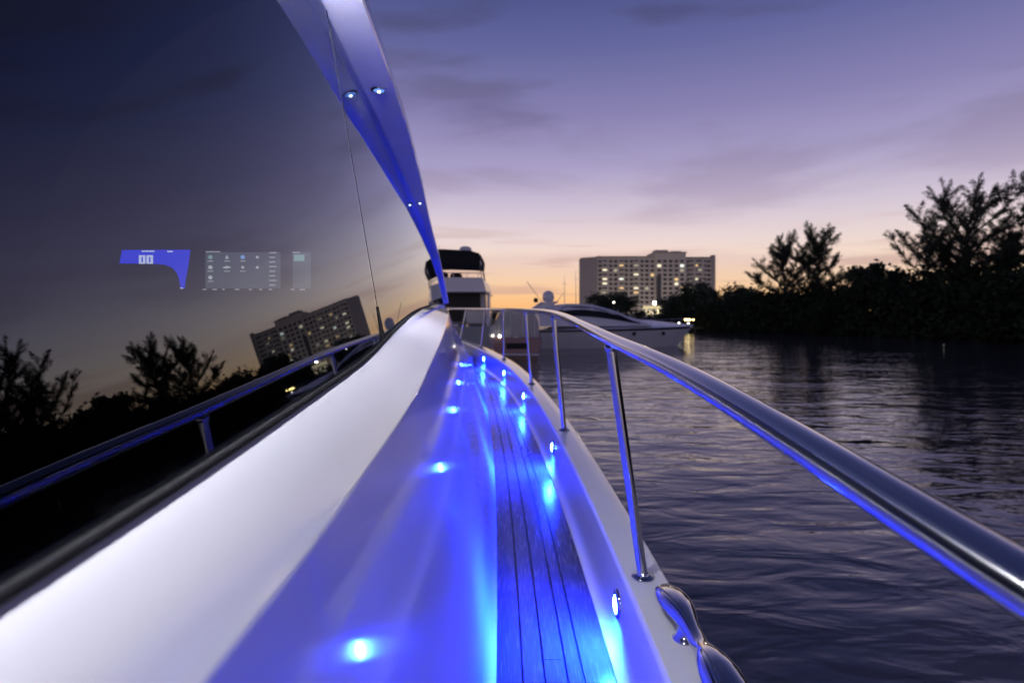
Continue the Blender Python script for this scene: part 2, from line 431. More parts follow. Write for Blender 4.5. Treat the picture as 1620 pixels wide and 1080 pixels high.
def gt(y):
    if y < 0: return 0.016 * y
    if y < 1.34: return 0.016 * y + 0.0195 * y * y
    if y < 2.5: return 0.0564 + 0.068 * (y - 1.34) + 0.0054 * (y - 1.34) ** 2
    return 0.1425 + 0.0805 * (y - 2.5)


GX = lambda y, z: -0.27 - gt(y) - 0.171 * z         # outer face of the window glass
SX = lambda y: GX(y, SZ(y)) + 0.004


def cabin_profile(y):
    b0 = Vector((WB(y), zd(y))); kn = Vector((KX(y), KZ(y))); s_ = Vector((SX(y), SZ(y)))
    if s_.x > kn.x - 0.045: s_.x = kn.x - 0.045
    if y > 6.0:
        q = (y - 6.0) / 2.6; s_ = Vector((s_.x - 0.2 * q, s_.y))
    wd = (kn - b0).normalized(); bd = (s_ - kn).normalized(); r = 0.006
    p = [b0 + Vector((0.016, -0.003)), b0 + Vector((0.0155, 0.006)), b0 + Vector((0.010, 0.010)), b0 + Vector((0.003, 0.020)) + wd * 0.0, b0 + wd * 0.045]
    for q in (0.12, 0.25, 0.4, 0.55, 0.7, 0.85): p.append(b0 + (kn - b0) * q + Vector((wd.y, -wd.x)) * 0.002 * math.sin(math.pi * q))
    a1 = kn - wd * r; a2 = kn + bd * r
    for q in (0, 0.25, 0.5, 0.75, 1): p.append(a1 * (1 - q) ** 2 + kn * 2 * q * (1 - q) + a2 * q * q)
    nb = Vector((-bd.y, bd.x)); nb = nb if nb.x > 0 else -nb
    for q in (0.25, 0.5, 0.75, 1.0): p.append(a2 + (s_ - a2) * q + nb * 0.008 * math.sin(math.pi * q))
    p.append(s_ + Vector((-0.02, 0.002)))
    return [V(q.x, y, q.y) for q in p]


ysc = frange(Y0, 0, 16)[:-1] + frange(0, 3, 46)[:-1] + frange(3, 8.6, 40)
rows = [cabin_profile(y) for y in ysc]
last = rows[-1]
for q in (0.25, 0.5, 0.75, 1.0):                    # rounded front of the coachroof trunk, closing to the centreline
    rows.append([Vector((p.x + (XC - p.x) * math.sin(q * math.pi / 2), p.y + 0.45 * math.sin(q * math.pi / 2) ** 0.7 - 0.0, p.z)) for p in last])
cab = mesh_obj('cabin_side', *loft(rows), 'gelcoat_side', yacht, smooth=True); fix_normals(cab, math.radians(55))
mirrored(cab, 'cabin_side')

# coachroof trunk top forward of the window
rows = []
for y in frange(5.6, 8.6, 14):
    e = cabin_profile(y)[-1]; rows.append([e + Vector((0.012, 0, -0.001)), Vector((e.x * 0.5 + XC * 0.5, y, e.z + 0.06)), Vector((XC, y, e.z + 0.09)), Vector((1.5 * XC - e.x * 0.5, y, e.z + 0.06)), Vector((2 * XC - e.x, y, e.z))])
fix_normals(mesh_obj('coachroof', *loft(rows), 'gelcoat', yacht, smooth=True))

# sill gasket
gs = frange(Y0, 0, 10)[:-1] + frange(0, 6.1, 70)
MB().tube([V(GX(y, SZ(y)) + 0.004, y, SZ(y) + 0.003) for y in gs], [0.0046 if y < 1.0 else 0.0046 - 0.0012 * min(1, (y - 1.0) / 2.5) for y in gs], 10).build('sill_gasket', 'rubber', yacht, smooth=True)

# eyebrow moulding above the window: crease against the glass, soffit, outer lip
EZ = spline([-6, 0, 1.35, 1.9, 2.4, 3.0, 3.6, 4.2, 5.0, 5.7, 6.1, 6.3], [0.74, 0.738, 0.736, 0.735, 0.735, 0.716, 0.685, 0.635, 0.54, 0.42, 0.25, 0.07])
EW = spline([-6, 1.35, 2.3, 2.9, 4.0, 5.8, 6.3], [0.10, 0.100, 0.101, 0.093, 0.062, 0.036, 0.027])


def brow(y, ext=None):
    z = EZ(y); x = GX(y, z); w = EW(y)
    return [V(x - 0.03, y, z + 0.004), V(x, y, z), V(x + w * 0.5, y, z - 0.001), V(x + w - 0.004, y, z - 0.001), V(x + w, y, z + 0.006), V(x + w - 0.006, y, z + 0.05), V(x + w - 0.10, y, z + 0.13), V(x + w - 0.45, y, z + 0.19)]


ysw = frange(Y0, 1, 12)[:-1] + frange(1, 6.3, 60)
eb = mesh_obj('window_eyebrow', *loft([brow(y) for y in ysw]), 'gelcoat', yacht, smooth=True); fix_normals(eb, math.radians(35))
# roof and windscreen over the wheelhouse
rows = []
for y in ysw:
    p = brow(y)[-1]; z = p.z; rows.append([p, Vector((p.x * 0.5 + XC * 0.5, y, z + 0.10)), Vector((XC, y, z + 0.14)), Vector((1.5 * XC - 0.5 * p.x, y, z + 0.10)), Vector((2 * XC - p.x, y, z))])
fix_normals(mesh_obj('roof', *loft(rows), 'gelcoat', yacht, smooth=True))
# wheelhouse interior shell: floor, far side, aft bulkhead and front, all dark
mb = MB(); mb.box(-3.45, -0.42, -5.9, 6.0, CZ - 1.0, CZ - 0.96); mb.box(-3.45, -0.45, -5.95, -5.9, CZ - 0.95, CZ + 0.74); mb.box(-3.2, -0.80, 6.02, 6.06, CZ - 0.95, CZ + 0.12)
mb.build('cabin_interior', 'interior_dark', yacht)
rows = []
for y in ysw:
    p = brow(y)[-1]; q = brow(y)[0]; z = p.z - 0.02; zb = min(CZ + SZ(y), z - 0.02)
    rows.append([q + Vector((0, 0, 0.012)), Vector((p.x, y, z)), Vector((p.x * 0.5 + XC * 0.5, y, z + 0.10)), Vector((XC, y, z + 0.14)), Vector((1.5 * XC - 0.5 * p.x, y, z + 0.10)), Vector((2 * XC - p.x, y, z)), Vector((2 * XC - q.x, y, zb)), Vector((2 * XC - q.x, y, CZ - 1.0))])
fix_normals(mesh_obj('cabin_headliner', *loft(rows), 'interior_dark', yacht))


lastr = rows[-1]
ws = [Vector((p.x, 6.29, p.z)) for p in lastr[:6]]
pts = ws + [Vector((2 * XC - lastr[0].x, 6.29, CZ - 0.2)), Vector((lastr[0].x, 6.29, CZ - 0.2))]
mesh_obj('windscreen', pts + [p + Vector((0, 0.02, 0)) for p in pts], [tuple(range(8)), tuple(range(15, 7, -1))] + [(i, i + 8, (i + 1) % 8 + 8, (i + 1) % 8) for i in range(8)], 'dark_glass', yacht)

# window panes
def pane(ya, yb, n, dx):
    rows = []
    for y in frange(ya, yb, n):
        z0 = SZ(y) - 0.012; z1 = max(EZ(y) + 0.003, z0 + 0.002)
        rows.append([V(GX(y, z0 + (z1 - z0) * q / 4) + dx(y), y, z0 + (z1 - z0) * q / 4) for q in range(5)])
    o = mesh_obj('window_pane', *loft(rows), 'cabin_glass', yacht, smooth=True); fix_normals(o); return o


SEAM = 1.40
pane(-5.9, SEAM - 0.002, 70, lambda y: 0.0)
pane(SEAM + 0.002, 6.28, 60, lambda y: -0.003 * max(0, 1 - (y - SEAM) / 1.5))
# joint between the two panes, with the black filler wedge at its foot
mb = MB(); mb.tube([V(GX(SEAM, z) + 0.0002, SEAM, z) for z in frange(SZ(SEAM), EZ(SEAM), 8)], 0.0009, 6)
mb.build('pane_joint', 'rubber', yacht)
z0 = SZ(SEAM) - 0.006
wv = [V(GX(SEAM - 0.012, z0) + 0.004, SEAM - 0.017, z0), V(GX(SEAM + 0.012, z0) + 0.004, SEAM + 0.019, z0), V(GX(SEAM, z0 + 0.09) + 0.003, SEAM + 0.001, z0 + 0.092), V(GX(SEAM - 0.012, z0) - 0.006, SEAM - 0.017, z0), V(GX(SEAM + 0.012, z0) - 0.006, SEAM + 0.019, z0), V(GX(SEAM, z0 + 0.09) - 0.006, SEAM + 0.001, z0 + 0.092)]
fix_normals(mesh_obj('joint_wedge', wv, [(0, 1, 2), (5, 4, 3), (0, 3, 4, 1), (1, 4, 5, 2), (2, 5, 3, 0)], 'rubber', yacht))

# eyebrow downlights (real lamps in the soffit)
for y in (-3.2, -1.5, 0.2, 1.90, 3.62):
    z = EZ(y); x = GX(y, z) + EW(y) * 0.47; c_ = V(x, y, z - 0.001); r = 0.019 if y < 3 else 0.015
    dl = MB().lathe([(r * 1.45, 0.001), (r * 1.45, -0.0025), (r * 1.2, -0.005), (r, -0.004), (r * 0.95, 0.001)], c_, n=20).build('downlight', 'stainless', yacht, smooth=True, sharp=0.8)
    MB().lathe([(r * 0.95, 0.0), (r * 0.9, -0.003), (r * 0.5, -0.0055), (0.0005, -0.0065)], c_, n=18).build('lens', 'led_white', dl, smooth=True)
    MB().lathe([(r * 0.28, -0.005), (r * 0.26, -0.008), (r * 0.15, -0.0095), (0.0005, -0.010)], c_, n=12).build('diode', 'led_core', dl, smooth=True)
    ld = bpy.data.lights.new('downlight_lamp', 'SPOT'); lo = bpy.data.objects.new('downlight_lamp', ld); COL.objects.link(lo); lo.parent = dl
    lo.location = c_ + Vector((0, 0, -0.020)); lo.rotation_euler = (0, math.radians(11), 0)
    ld.spot_size = math.radians(76); ld.spot_blend = 1.0; ld.energy = 30 if y < 1.5 else (56 if y < 3 else 32); ld.color = (0.86, 0.85, 1.0); ld.shadow_soft_size = 0.012

# unseen dome lamps added between them to whiten the eyebrow soffit
for y in (-0.65, 1.0):
    z = EZ(y); c_ = V(GX(y, z) + 0.052, y, z - 0.001)
    dm = MB().lathe([(0.047, 0.001), (0.047, -0.012), (0.043, -0.016), (0.040, -0.016), (0.040, 0.0)], c_, n=24).build('fill_dome', 'stainless', yacht, smooth=True, sharp=0.8)
    MB().lathe([(0.039, -0.010), (0.041, -0.035), (0.038, -0.062), (0.029, -0.084), (0.015, -0.096), (0.0005, -0.099)], c_, n=20).build('glass', 'fill_dome_white', dm, smooth=True)

# ---- handrail
RX = spline([-5, -2, 0.0, 0.333, 0.54, 0.815, 1.6, 3.3, 5.0, 7.0, 9, 11, 12.6, 13.2], [0.28, 0.30, 0.303, 0.300, 0.296, 0.290, 0.277, 0.246, 0.128, -0.105, -0.50, -1.08, -1.72, -1.95])
RZ = spline([-5, -2, 0.0, 0.333, 0.54, 0.815, 1.6, 3.3, 5.0, 7.0, 9, 11, 13.2], [-0.40, -0.28, -0.178, -0.160, -0.140, -0.116, -0.082, -0.022, -0.004, 0.006, 0.012, 0.02, 0.03])
ry = frange(-5, -0.5, 8)[:-1] + frange(-0.5, 4, 60)[:-1] + frange(4, 13.2, 40)


def rail(sgn):
    rows = []; n = 20
    P = [V(RX(y) if sgn > 0 else 2 * XC - RX(y), y, RZ(y)) for y in ry]
    for i, p in enumerate(P):
        d = (P[min(i + 1, len(P) - 1)] - P[max(i - 1, 0)]).normalized(); a = d.cross(Vector((0, 0, 1))).normalized(); u = a.cross(d)
        rows.append([p + a * 0.0225 * math.cos(2 * math.pi * k_ / n) + u * 0.0175 * math.sin(2 * math.pi * k_ / n) for k_ in range(n)])
    o = mesh_obj('handrail', *loft(rows, True, True), 'stainless', yacht, smooth=True); fix_normals(o); return o


rail(1); rail(-1)
SB = [(-1.8, 0.0), (-0.15, 0.02), (1.585, 0.02), (3.32, 0.03), (5.05, 0.02), (7.0, 0.02), (8.6, 0), (10.2, 0), (11.7, 0)]


def stanchion(y, dy, sgn):
    cw = 0.125 + 0.02 * max(0, min(1, (y - 2) / 6)); xb = BI(y) + cw * 0.44; xt = RX(y + dy)
    mx_ = (lambda q: q) if sgn > 0 else (lambda q: 2 * XC - q)
    b0 = V(mx_(xb), y, zg(y)); t0 = V(mx_(xt), y + dy, RZ(y + dy) - 0.012); d = (t0 - b0).normalized()
    st = MB().tube([b0 - d * 0.005, b0 + (t0 - b0) * 0.3, b0 + (t0 - b0) * 0.6, t0], 0.0142, 16).build('stanchion', 'stainless', yacht, smooth=True, sharp=0.8)
    MB().lathe([(0.031, 0.0005), (0.032, 0.004), (0.029, 0.008), (0.0185, 0.0105), (0.0165, 0.016), (0.0145, 0.018)], b0, n=24).build('base_flange', 'stainless', st, smooth=True, sharp=0.9)
    MB().lathe([(0.0145, -0.02), (0.0175, -0.016), (0.0175, -0.003), (0.0145, 0.0)], t0 - d * 0.004, d, n=16).build('rail_socket', 'stainless', st, smooth=True, sharp=0.9)


for y, dy in SB: stanchion(y, dy, 1)
for y, dy in SB[3:]: stanchion(y, dy, -1)

# ---- courtesy lights in the bulwark
LY = [-0.05, 1.655, 3.37, 5.08, 6.6, 8.05]
for y in LY:
    x = BI(y) - 0.001; z = zg(y) - 0.112; d = (Vector((BI(y + 0.05), y + 0.05, 0)) - Vector((BI(y - 0.05), y - 0.05, 0))).normalized(); nrm = Vector((-d.y, d.x, 0.0))
    c_ = V(x, y, z)
    li = MB().lathe([(0.042, -0.002), (0.042, 0.003), (0.037, 0.008), (0.028, 0.009), (0.0265, 0.006), (0.0265, 0.0)], c_, nrm, 28).build('courtesy_light', 'stainless', yacht, smooth=True, sharp=0.9)
    MB().lathe([(0.0262, 0.004), (0.023, 0.0085), (0.014, 0.0115), (0.0005, 0.0125)], c_, nrm, 20).build('lens', 'led_blue', li, smooth=True)
    ld = bpy.data.lights.new('courtesy_lamp', 'SPOT'); lo = bpy.data.objects.new('courtesy_lamp', ld); COL.objects.link(lo); lo.parent = li
    lo.location = c_ + nrm * 0.016; aim = (nrm * 0.55 + Vector((0, 0, -0.62))).normalized(); lo.rotation_euler = aim.to_track_quat('-Z', 'Y').to_euler()
    ld.spot_size = math.radians(165); ld.spot_blend = 0.8; ld.energy = 480; ld.color = (0.002, 0.018, 1.0); ld.shadow_soft_size = 0.02

# ---- mooring cleat on the gunwale
cy = 1.20
cx = lambda y: BI(y) + 0.080
secs = [(1.475, 0.006, 0.030, 0.005), (1.468, 0.022, 0.031, 0.013), (1.445, 0.038, 0.035, 0.020), (1.41, 0.046, 0.041, 0.025), (1.37, 0.048, 0.047, 0.027), (1.33, 0.044, 0.052, 0.026), (1.295, 0.034, 0.054, 0.024),
        (1.262, 0.026, 0.052, 0.022), (1.23, 0.0235, 0.050, 0.021), (1.20, 0.023, 0.050, 0.021), (1.175, 0.0245, 0.052, 0.022), (1.15, 0.031, 0.058, 0.025), (1.115, 0.042, 0.064, 0.028), (1.075, 0.050, 0.066, 0.030), (1.03, 0.051, 0.062, 0.029), (0.985, 0.044, 0.054, 0.025), (0.955, 0.026, 0.048, 0.016), (0.945, 0.006, 0.046, 0.006)]
rows = []
for y, w, h_, th in secs:
    rows.append([V(cx(y) + 0.82 * w * math.cos(2 * math.pi * k_ / 20), y, zg(y) + h_ + th * math.sin(2 * math.pi * k_ / 20) * (1.0 if math.sin(2 * math.pi * k_ / 20) > 0 else 0.8)) for k_ in range(20)])
cl_ = mesh_obj('mooring_cleat', *loft(rows, True, True), 'stainless', yacht, smooth=True); fix_normals(cl_)
for y in (1.30, 1.09):
    MB().lathe([(0.027, 0.0005), (0.027, 0.004), (0.020, 0.008), (0.016, 0.02), (0.0145, 0.035), (0.016, 0.045)], V(cx(y), y, zg(y)), n=20).build('leg', 'stainless', cl_, smooth=True)

# ---- helm console and screens behind the glass
MB().prism([(1.84, CZ - 0.95), (2.5, CZ - 0.95), (2.9, CZ - 0.02), (2.6, CZ + 0.03), (2.02, CZ + 0.20), (1.90, CZ + 0.20), (1.90, CZ + 0.0), (1.84, CZ - 0.1)], 'x', -1.9, -0.66).build('helm_console', 'dash_black', yacht)


def quad(name, x0, x1, z0, z1, mat, parent, y=1.878, skew=0.0):
    return MB().prism([(x0, z0 + CZ), (x1, z0 + CZ), (x1 + skew, z1 + CZ), (x0 + skew, z1 + CZ)], 'y', y, y + 0.004).build(name, mat, parent)


# instrument panel, its lower edge hidden in a curve by the wheel hood
sy = 1.895; px = lambda a: (a - 810) / 900 * sy; pz = lambda b_: (490 - b_) / 900 * sy
prof = [(193, 395.5), (300, 395), (297, 420), (293, 440), (291, 456), (285.5, 456), (284, 444), (280, 432), (272, 423), (260, 418.5), (240, 417), (189, 416.5)]
hp = MB().prism([(px(a), pz(b_) + CZ) for a, b_ in prof], 'y', sy, sy + 0.004).build('instrument_display', 'screen_blue', yacht)
for a in (221.5, 233.5):                            # two seven-segment digits, 0 0
    w_, h0, h1 = 9.2, 404, 417.3
    for nm, (q0, q1, r0, r1) in {'l': (0, 2.9, h0, h1), 'r': (w_ - 2.9, w_, h0, h1), 't': (2.9, w_ - 2.9, h0, h0 + 2.4), 'b': (2.9, w_ - 2.9, h1 - 2.0, h1)}.items():
        quad('digit_stroke', px(a + q0), px(a + q1), pz(r1), pz(r0), 'screen_digit', hp, sy - 0.006)
for a, b_, w_ in ((226, 397.6, 19), (266, 398, 8)): quad('caption', px(a), px(a + w_), pz(b_ + 0.9), pz(b_ - 0.9), 'screen_digit', hp, sy - 0.006)
quad('caption', px(286.5), px(290.5), pz(456.6), pz(455.2), 'screen_digit', hp, sy - 0.006)
nav = quad('navigation_display', px(325), px(443), pz(456), pz(399), 'screen_grey', yacht, sy)
for i, a in enumerate((334, 360, 385, 408)):
    for j, b_ in enumerate((407, 423, 439)):
        if j == 2 and i > 0: continue
        mt = 'screen_teal' if (i, j) == (0, 0) else ('screen_azure' if (i, j) == (2, 0) else 'screen_icon')
        s_ = 3.2 if i < 3 and not (i == 2 and j == 1) else 2.2
        poly = [(px(a + s_ * 1.0 * math.cos(q)), pz(b_ + s_ * math.sin(q)) + CZ) for q in frange(0, 2 * math.pi, 9)[:-1]]
        if (i, j) == (1, 0): poly = [(px(a - 2.6), pz(b_ + 2.4) + CZ), (px(a + 2.6), pz(b_ + 2.4) + CZ), (px(a), pz(b_ - 3.2) + CZ)]
        if (i, j) == (1, 1): poly = [(px(a - 6), pz(b_ + 0.7) + CZ), (px(a - 1.4), pz(b_ + 2) + CZ), (px(a + 6), pz(b_ + 0.7) + CZ), (px(a + 6), pz(b_ - 0.4) + CZ), (px(a), pz(b_ - 2.4) + CZ), (px(a - 6), pz(b_ - 0.4) + CZ)]
        MB().prism(poly, 'y', sy - 0.006, sy - 0.003).build('icon', mt, nav)
        quad('caption', px(a - 4), px(a + 4), pz(b_ + 6.6), pz(b_ + 5.6), 'screen_grey' if i == 3 else 'screen_icon', nav, sy - 0.006)
for j in range(8): quad('caption', px(427), px(436 if j % 3 else 438), pz(400.5 + j * 7.3), pz(399.2 + j * 7.3), 'screen_icon', nav, sy - 0.006)
quad('caption', px(327), px(349), pz(398.9), pz(397.8), 'screen_icon', nav, sy - 0.006)
for a, w_ in ((322, 5), (337, 7), (353, 3), (373, 6), (395, 4), (411, 4), (426, 5)): quad('caption', px(a), px(a + w_), pz(458.4), pz(457.2), 'screen_icon', nav, sy - 0.006)
aux = quad('engine_display', px(463), px(491), pz(456), pz(399), 'screen_grey', yacht, sy)
quad('icon', px(466), px(482), pz(413), pz(403), 'screen_teal', aux, sy - 0.006); quad('icon', px(466), px(480), pz(432), pz(420), 'screen_grey', aux, sy - 0.006)
for a, b_, w_ in ((464, 399.5, 11), (461, 458, 5), (475, 458, 8)): quad('caption', px(a), px(a + w_), pz(b_ + 0.6), pz(b_ - 0.6), 'screen_icon', aux, sy - 0.006)


# ================================================================== OTHER BOATS
def at(x, y, Y): return Vector(((x - 810) / 900 * Y, Y, CZ + (490 - y) / 900 * Y))


# ---- flybridge yacht, stern towards us
fb = empty('flybridge_yacht', (-3.08, 24, 0))
tag(fb, 'moored white flybridge yacht with black canvas top, seen from astern beyond the cabin', 'yacht')
hb = 2.15
v, f = loft([[Vector((-w, y, z1)), Vector((-w * 0.98, y, z1 * 0.5)), Vector((-w * 0.86, y, -0.3)), Vector((w * 0.86, y, -0.3)), Vector((w * 0.98, y, z1 * 0.5)), Vector((w, y, z1))] for y, w, z1 in ((0, hb, 1.9), (3, hb + 0.1, 1.95), (7, hb + 0.05, 2.05), (10, 1.7, 2.2), (13, 0.9, 2.4), (15, 0.06, 2.55))])
h_ = mesh_obj('hull', v, f, 'hull_white', fb, smooth=True); fix_normals(h_, 0.6)
MB().prism([(-hb, 1.9), (-hb * 0.98, 0.95), (-hb * 0.86, -0.25), (hb * 0.86, -0.25), (hb * 0.98, 0.95), (hb, 1.9)], 'y', -0.04, 0.06).build('transom', 'grey_panel', fb, bevel=0.03)
MB().box(-hb * 0.9, hb * 0.9, -0.95, -0.05, 0.30, 0.42).build('swim_platform', 'hull_white', fb, bevel=0.03)
MB().prism([(0.0, 1.92), (14.6, 2.5), (14.6, 2.56), (0.0, 1.98)], 'x', -0.8, 0.8).build('deck', 'hull_white', fb)
# superstructure: saloon with aft doors, side wings
MB().prism([(-1.95, 1.95), (-1.85, 3.38), (1.85, 3.38), (1.95, 1.95)], 'y', 2.2, 8.5).build('saloon', 'hull_white', fb, bevel=0.05)
MB().box(-1.7, 1.62, 2.13, 2.19, 2.70, 3.34).build('window', 'tinted', fb)
MB().box(-0.9, 0.95, 2.14, 2.19, 1.98, 2.60).build('door', 'tinted', fb)
MB().box(-0.02, 0.02, 2.12, 2.135, 1.98, 2.60).build('door_frame', 'alu', fb)
for s in (-1, 1):
    MB().prism([(0.2, 1.9), (2.3, 1.9), (2.3, 3.4), (1.2, 3.4), (0.9, 2.9)], 'x', s * 2.05 - 0.05, s * 2.05 + 0.05).build('side_wing', 'hull_white', fb, bevel=0.02)
# flybridge coaming, leaning inwards
v, f = loft([[Vector((-1.95, y, 3.38)), Vector((-1.88, y, 3.7)), Vector((-1.78, y, 4.02)), Vector((1.78, y, 4.02)), Vector((1.88, y, 3.7)), Vector((1.95, y, 3.38))] for y in (0.9, 2.0, 6.5, 8.4)], True, True)
fix_normals(mesh_obj('flybridge', v, f, 'hull_white', fb), 0.4)
MB().box(-1.98, 1.98, 0.82, 8.5, 3.375, 3.43).build('flybridge_deck_edge', 'hull_white', fb, bevel=0.02)
for x0, x1, zt in ((-1.5, -0.75, 4.42), (-0.6, 0.1, 4.36), (0.2, 0.75, 4.30)):
    MB().box(x0, x1, 2.3, 2.75, 4.0, zt).build('seat', 'cushion_dark', fb, bevel=0.12)
mb = MB(); mb.tube([(-1.7, 1.0, 4.22), (1.7, 1.0, 4.22)], 0.018, 8)
for x in (-1.6, -0.6, 0.5, 1.1, 1.6): mb.tube([(x, 1.0, 4.0), (x, 1.0, 4.22)], 0.014, 8)
mb.build('aft_rail', 'alu', fb)
# canvas top: domed, with a deep valance
rows = []
for y, dz, ins in ((0.9, -0.06, 0.05), (1.1, 0, 0), (3.0, 0.06, 0), (4.6, 0, 0), (4.8, -0.08, 0.06)):
    rows.append([Vector((x_ * (1 - ins * 0.3), y, z_ + dz)) for x_, z_ in ((-1.72, 4.62), (-1.74, 4.95), (-1.66, 5.14), (-1.2, 5.24), (0, 5.28), (1.2, 5.22), (1.62, 5.10), (1.72, 4.92), (1.70, 4.62), (1.2, 4.66), (0, 4.70), (-1.2, 4.66))])
v, f = loft(rows, True, True); fix_normals(mesh_obj('canvas_top', v, f, 'canvas_black', fb, smooth=True), 0.7)
for x, y in ((-1.62, 1.2), (1.62, 1.2), (-1.62, 4.4), (1.62, 4.4)):
    MB().tube([(x * 1.07, y + 0.4, 3.95), (x, y, 4.75)], 0.022, 8).build('canopy_strut', 'alu', fb)
MB().tube([(1.86, 1.4, 3.9), (1.72, 0.95, 4.55), (1.66, 0.95, 4.9)], 0.018, 8).build('canopy_strut', 'alu', fb)
MB().lathe([(0.26, 5.26), (0.30, 5.34), (0.27, 5.46), (0.16, 5.53), (0.01, 5.55)], (0.92, 2.4, 0), n=18).build('radar_dome', 'hull_white', fb, smooth=True)
MB().tube([(-0.3, 2.4, 5.26), (-0.3, 2.4, 5.6)], 0.01, 6).build('aerial', 'alu', fb)
MB().lathe([(0.04, 0), (0.06, 0.05), (0.03, 0.1)], (0.10, 2.10, 2.62), (0, -1, 0), 10).build('stern_lamp', 'dot_warm', fb)

# ---- small cruiser with clear cockpit enclosure, stern towards us
cr = empty('cabin_cruiser', (0.25, 30, 0))
tag(cr, 'small cruiser with clear cockpit curtains and reddish stern between the two larger yachts', 'boat')
v, f = loft([[Vector((-w, y, z1)), Vector((-w * 0.99, y, z1 * 0.6)), Vector((-w * 0.8, y, -0.2)), Vector((w * 0.8, y, -0.2)), Vector((w * 0.99, y, z1 * 0.6)), Vector((w, y, z1))] for y, w, z1 in ((0, 1.30, 1.15), (3, 1.42, 1.25), (6, 1.2, 1.4), (8, 0.6, 1.55), (9, 0.05, 1.65))])
fix_normals(mesh_obj('hull', v, f, 'hull_white', cr, smooth=True), 0.6)
MB().prism([(-1.3, 1.15), (-1.28, 0.7), (-1.04, -0.15), (1.04, -0.15), (1.28, 0.7), (1.3, 1.15)], 'y', -0.05, 0.06).build('transom', 'red_hull', cr, bevel=0.05)
MB().box(-1.15, 1.15, -0.6, -0.06, 0.22, 0.32).build('swim_platform', 'hull_white', cr, bevel=0.03)
rows = []
for y, q in ((0.25, 0.94), (1.4, 1.0), (3.4, 0.98), (4.4, 0.9)):
    rows.append([Vector((x_ * q, y, z_)) for x_, z_ in ((-1.28, 1.16), (-1.22, 1.9), (-1.02, 2.42), (-0.5, 2.56), (0.5, 2.56), (1.02, 2.42), (1.22, 1.9), (1.28, 1.16))])
v, f = loft(rows, False, True); fix_normals(mesh_obj('cockpit_enclosure', v, f, 'vinyl_clear', cr, smooth=True), 0.5)
for x in (-0.95, -0.33, 0.33, 0.95): MB().box(x - 0.02, x + 0.02, 0.215, 0.235, 1.2, 2.35).build('zip_strip', 'hull_white', cr)
MB().box(-0.55, 0.55, -0.09, -0.06, 0.55, 0.85).build('hatch', 'cushion_dark', cr)
MB().lathe([(0.05, 0), (0.07, 0.05), (0.04, 0.1)], (-0.9, -0.05, 1.22), (0, -1, 0), 10).build('stern_lamp', 'dot_white', cr)

# ---- express cruiser, bow to the right
ex = empty('express_yacht', (8.2, 40.5, 0), math.radians(9))
tag(ex, 'long low sport yacht with dark sheer stripe and raked bow pointing right', 'yacht')
Lh = 12.4


def ex_station(s):                                   # s: 0 stern .. 1 bow, x from -Lh+? to 0 at stem
    x = -7.4 + Lh * s; w = 1.95 * (1 - max(0, (s - 0.45) / 0.55) ** 2.2); zs = 1.26 + 0.10 * s + 0.08 * s * s
    wl = w * (0.82 - 0.35 * max(0, s - 0.5)); xs = x - max(0, s - 0.6) ** 1.5 * 5.2
    return x, max(w, 0.03), zs, max(wl, 0.02), xs


def ex_row(s):
    x, w, zs, wl, xs = ex_station(s)
    return [Vector((x, -w, zs)), Vector((x - (x - xs) * 0.15, -w * 0.985, zs - 0.20)), Vector((x - (x - xs) * 0.55, -(w * 0.45 + wl * 0.5), zs * 0.45)), Vector((xs, -wl * 0.86, -0.2)), Vector((xs, wl * 0.86, -0.2)), Vector((x - (x - xs) * 0.55, w * 0.45 + wl * 0.5, zs * 0.45)), Vector((x - (x - xs) * 0.15, w * 0.985, zs - 0.20)), Vector((x, w, zs))]


rows = [ex_row(s) for s in frange(0, 1, 24)]
fix_normals(mesh_obj('hull', *loft(rows, False, True), 'hull_white', ex, smooth=True), 0.5)
# sheer stripe standing 1 cm proud, both sides
for sg in (-1, 1):
    rw = []
    for s in frange(0.0, 0.985, 24):
        x, w, zs, wl, xs = ex_station(s)
        rw.append([Vector((x - (x - xs) * 0.02, sg * (w + 0.012), zs - 0.02)), Vector((x - (x - xs) * 0.12, sg * (w + 0.012), zs - 0.17))])
    fix_normals(mesh_obj('sheer_stripe', *loft(rw), 'navy', ex))
# deck and sleek superstructure
rw = [[Vector((ex_station(s)[0], -ex_station(s)[1] + 0.01, ex_station(s)[2] - 0.01)), Vector((ex_station(s)[0], 0, ex_station(s)[2] + 0.05 + 0.62 * max(0, 1 - (abs(s - 0.55) / 0.45) ** 1.3))), Vector((ex_station(s)[0], ex_station(s)[1] - 0.01, ex_station(s)[2] - 0.01))] for s in frange(0, 1, 24)]
fix_normals(mesh_obj('deck', *loft(rw), 'hull_white', ex, smooth=True))
cabp = [(-6.6, 1.5), (-6.7, 2.3), (-6.0, 2.86), (-4.6, 3.02), (-3.0, 2.98), (-1.6, 2.62), (-0.3, 2.12), (0.9, 1.72), (1.2, 1.5)]
rw = []
for q, ins in ((-1.0, 0.0), (-0.92, 1.0)):
    rw.append((q, ins))
mb = MB(); n = len(cabp)
lay = [[Vector((x, sg * hw, 1.5 + (z - 1.5) * zq)) for x, z in cabp] for sg, hw, zq in ((-1, 1.62, 0.35), (-1, 1.45, 0.8), (-1, 1.15, 1.0), (1, 1.15, 1.0), (1, 1.45, 0.8), (1, 1.62, 0.35))]
lay = [[Vector((x, -1.66, 1.5)) for x, z in cabp]] + lay + [[Vector((x, 1.66, 1.5)) for x, z in cabp]]
v, f = loft(lay); fix_normals(mesh_obj('superstructure', v, f, 'hull_white', ex, smooth=True), 0.7)
ztop = spline([p[0] for p in cabp[2:]], [p[1] for p in cabp[2:]])


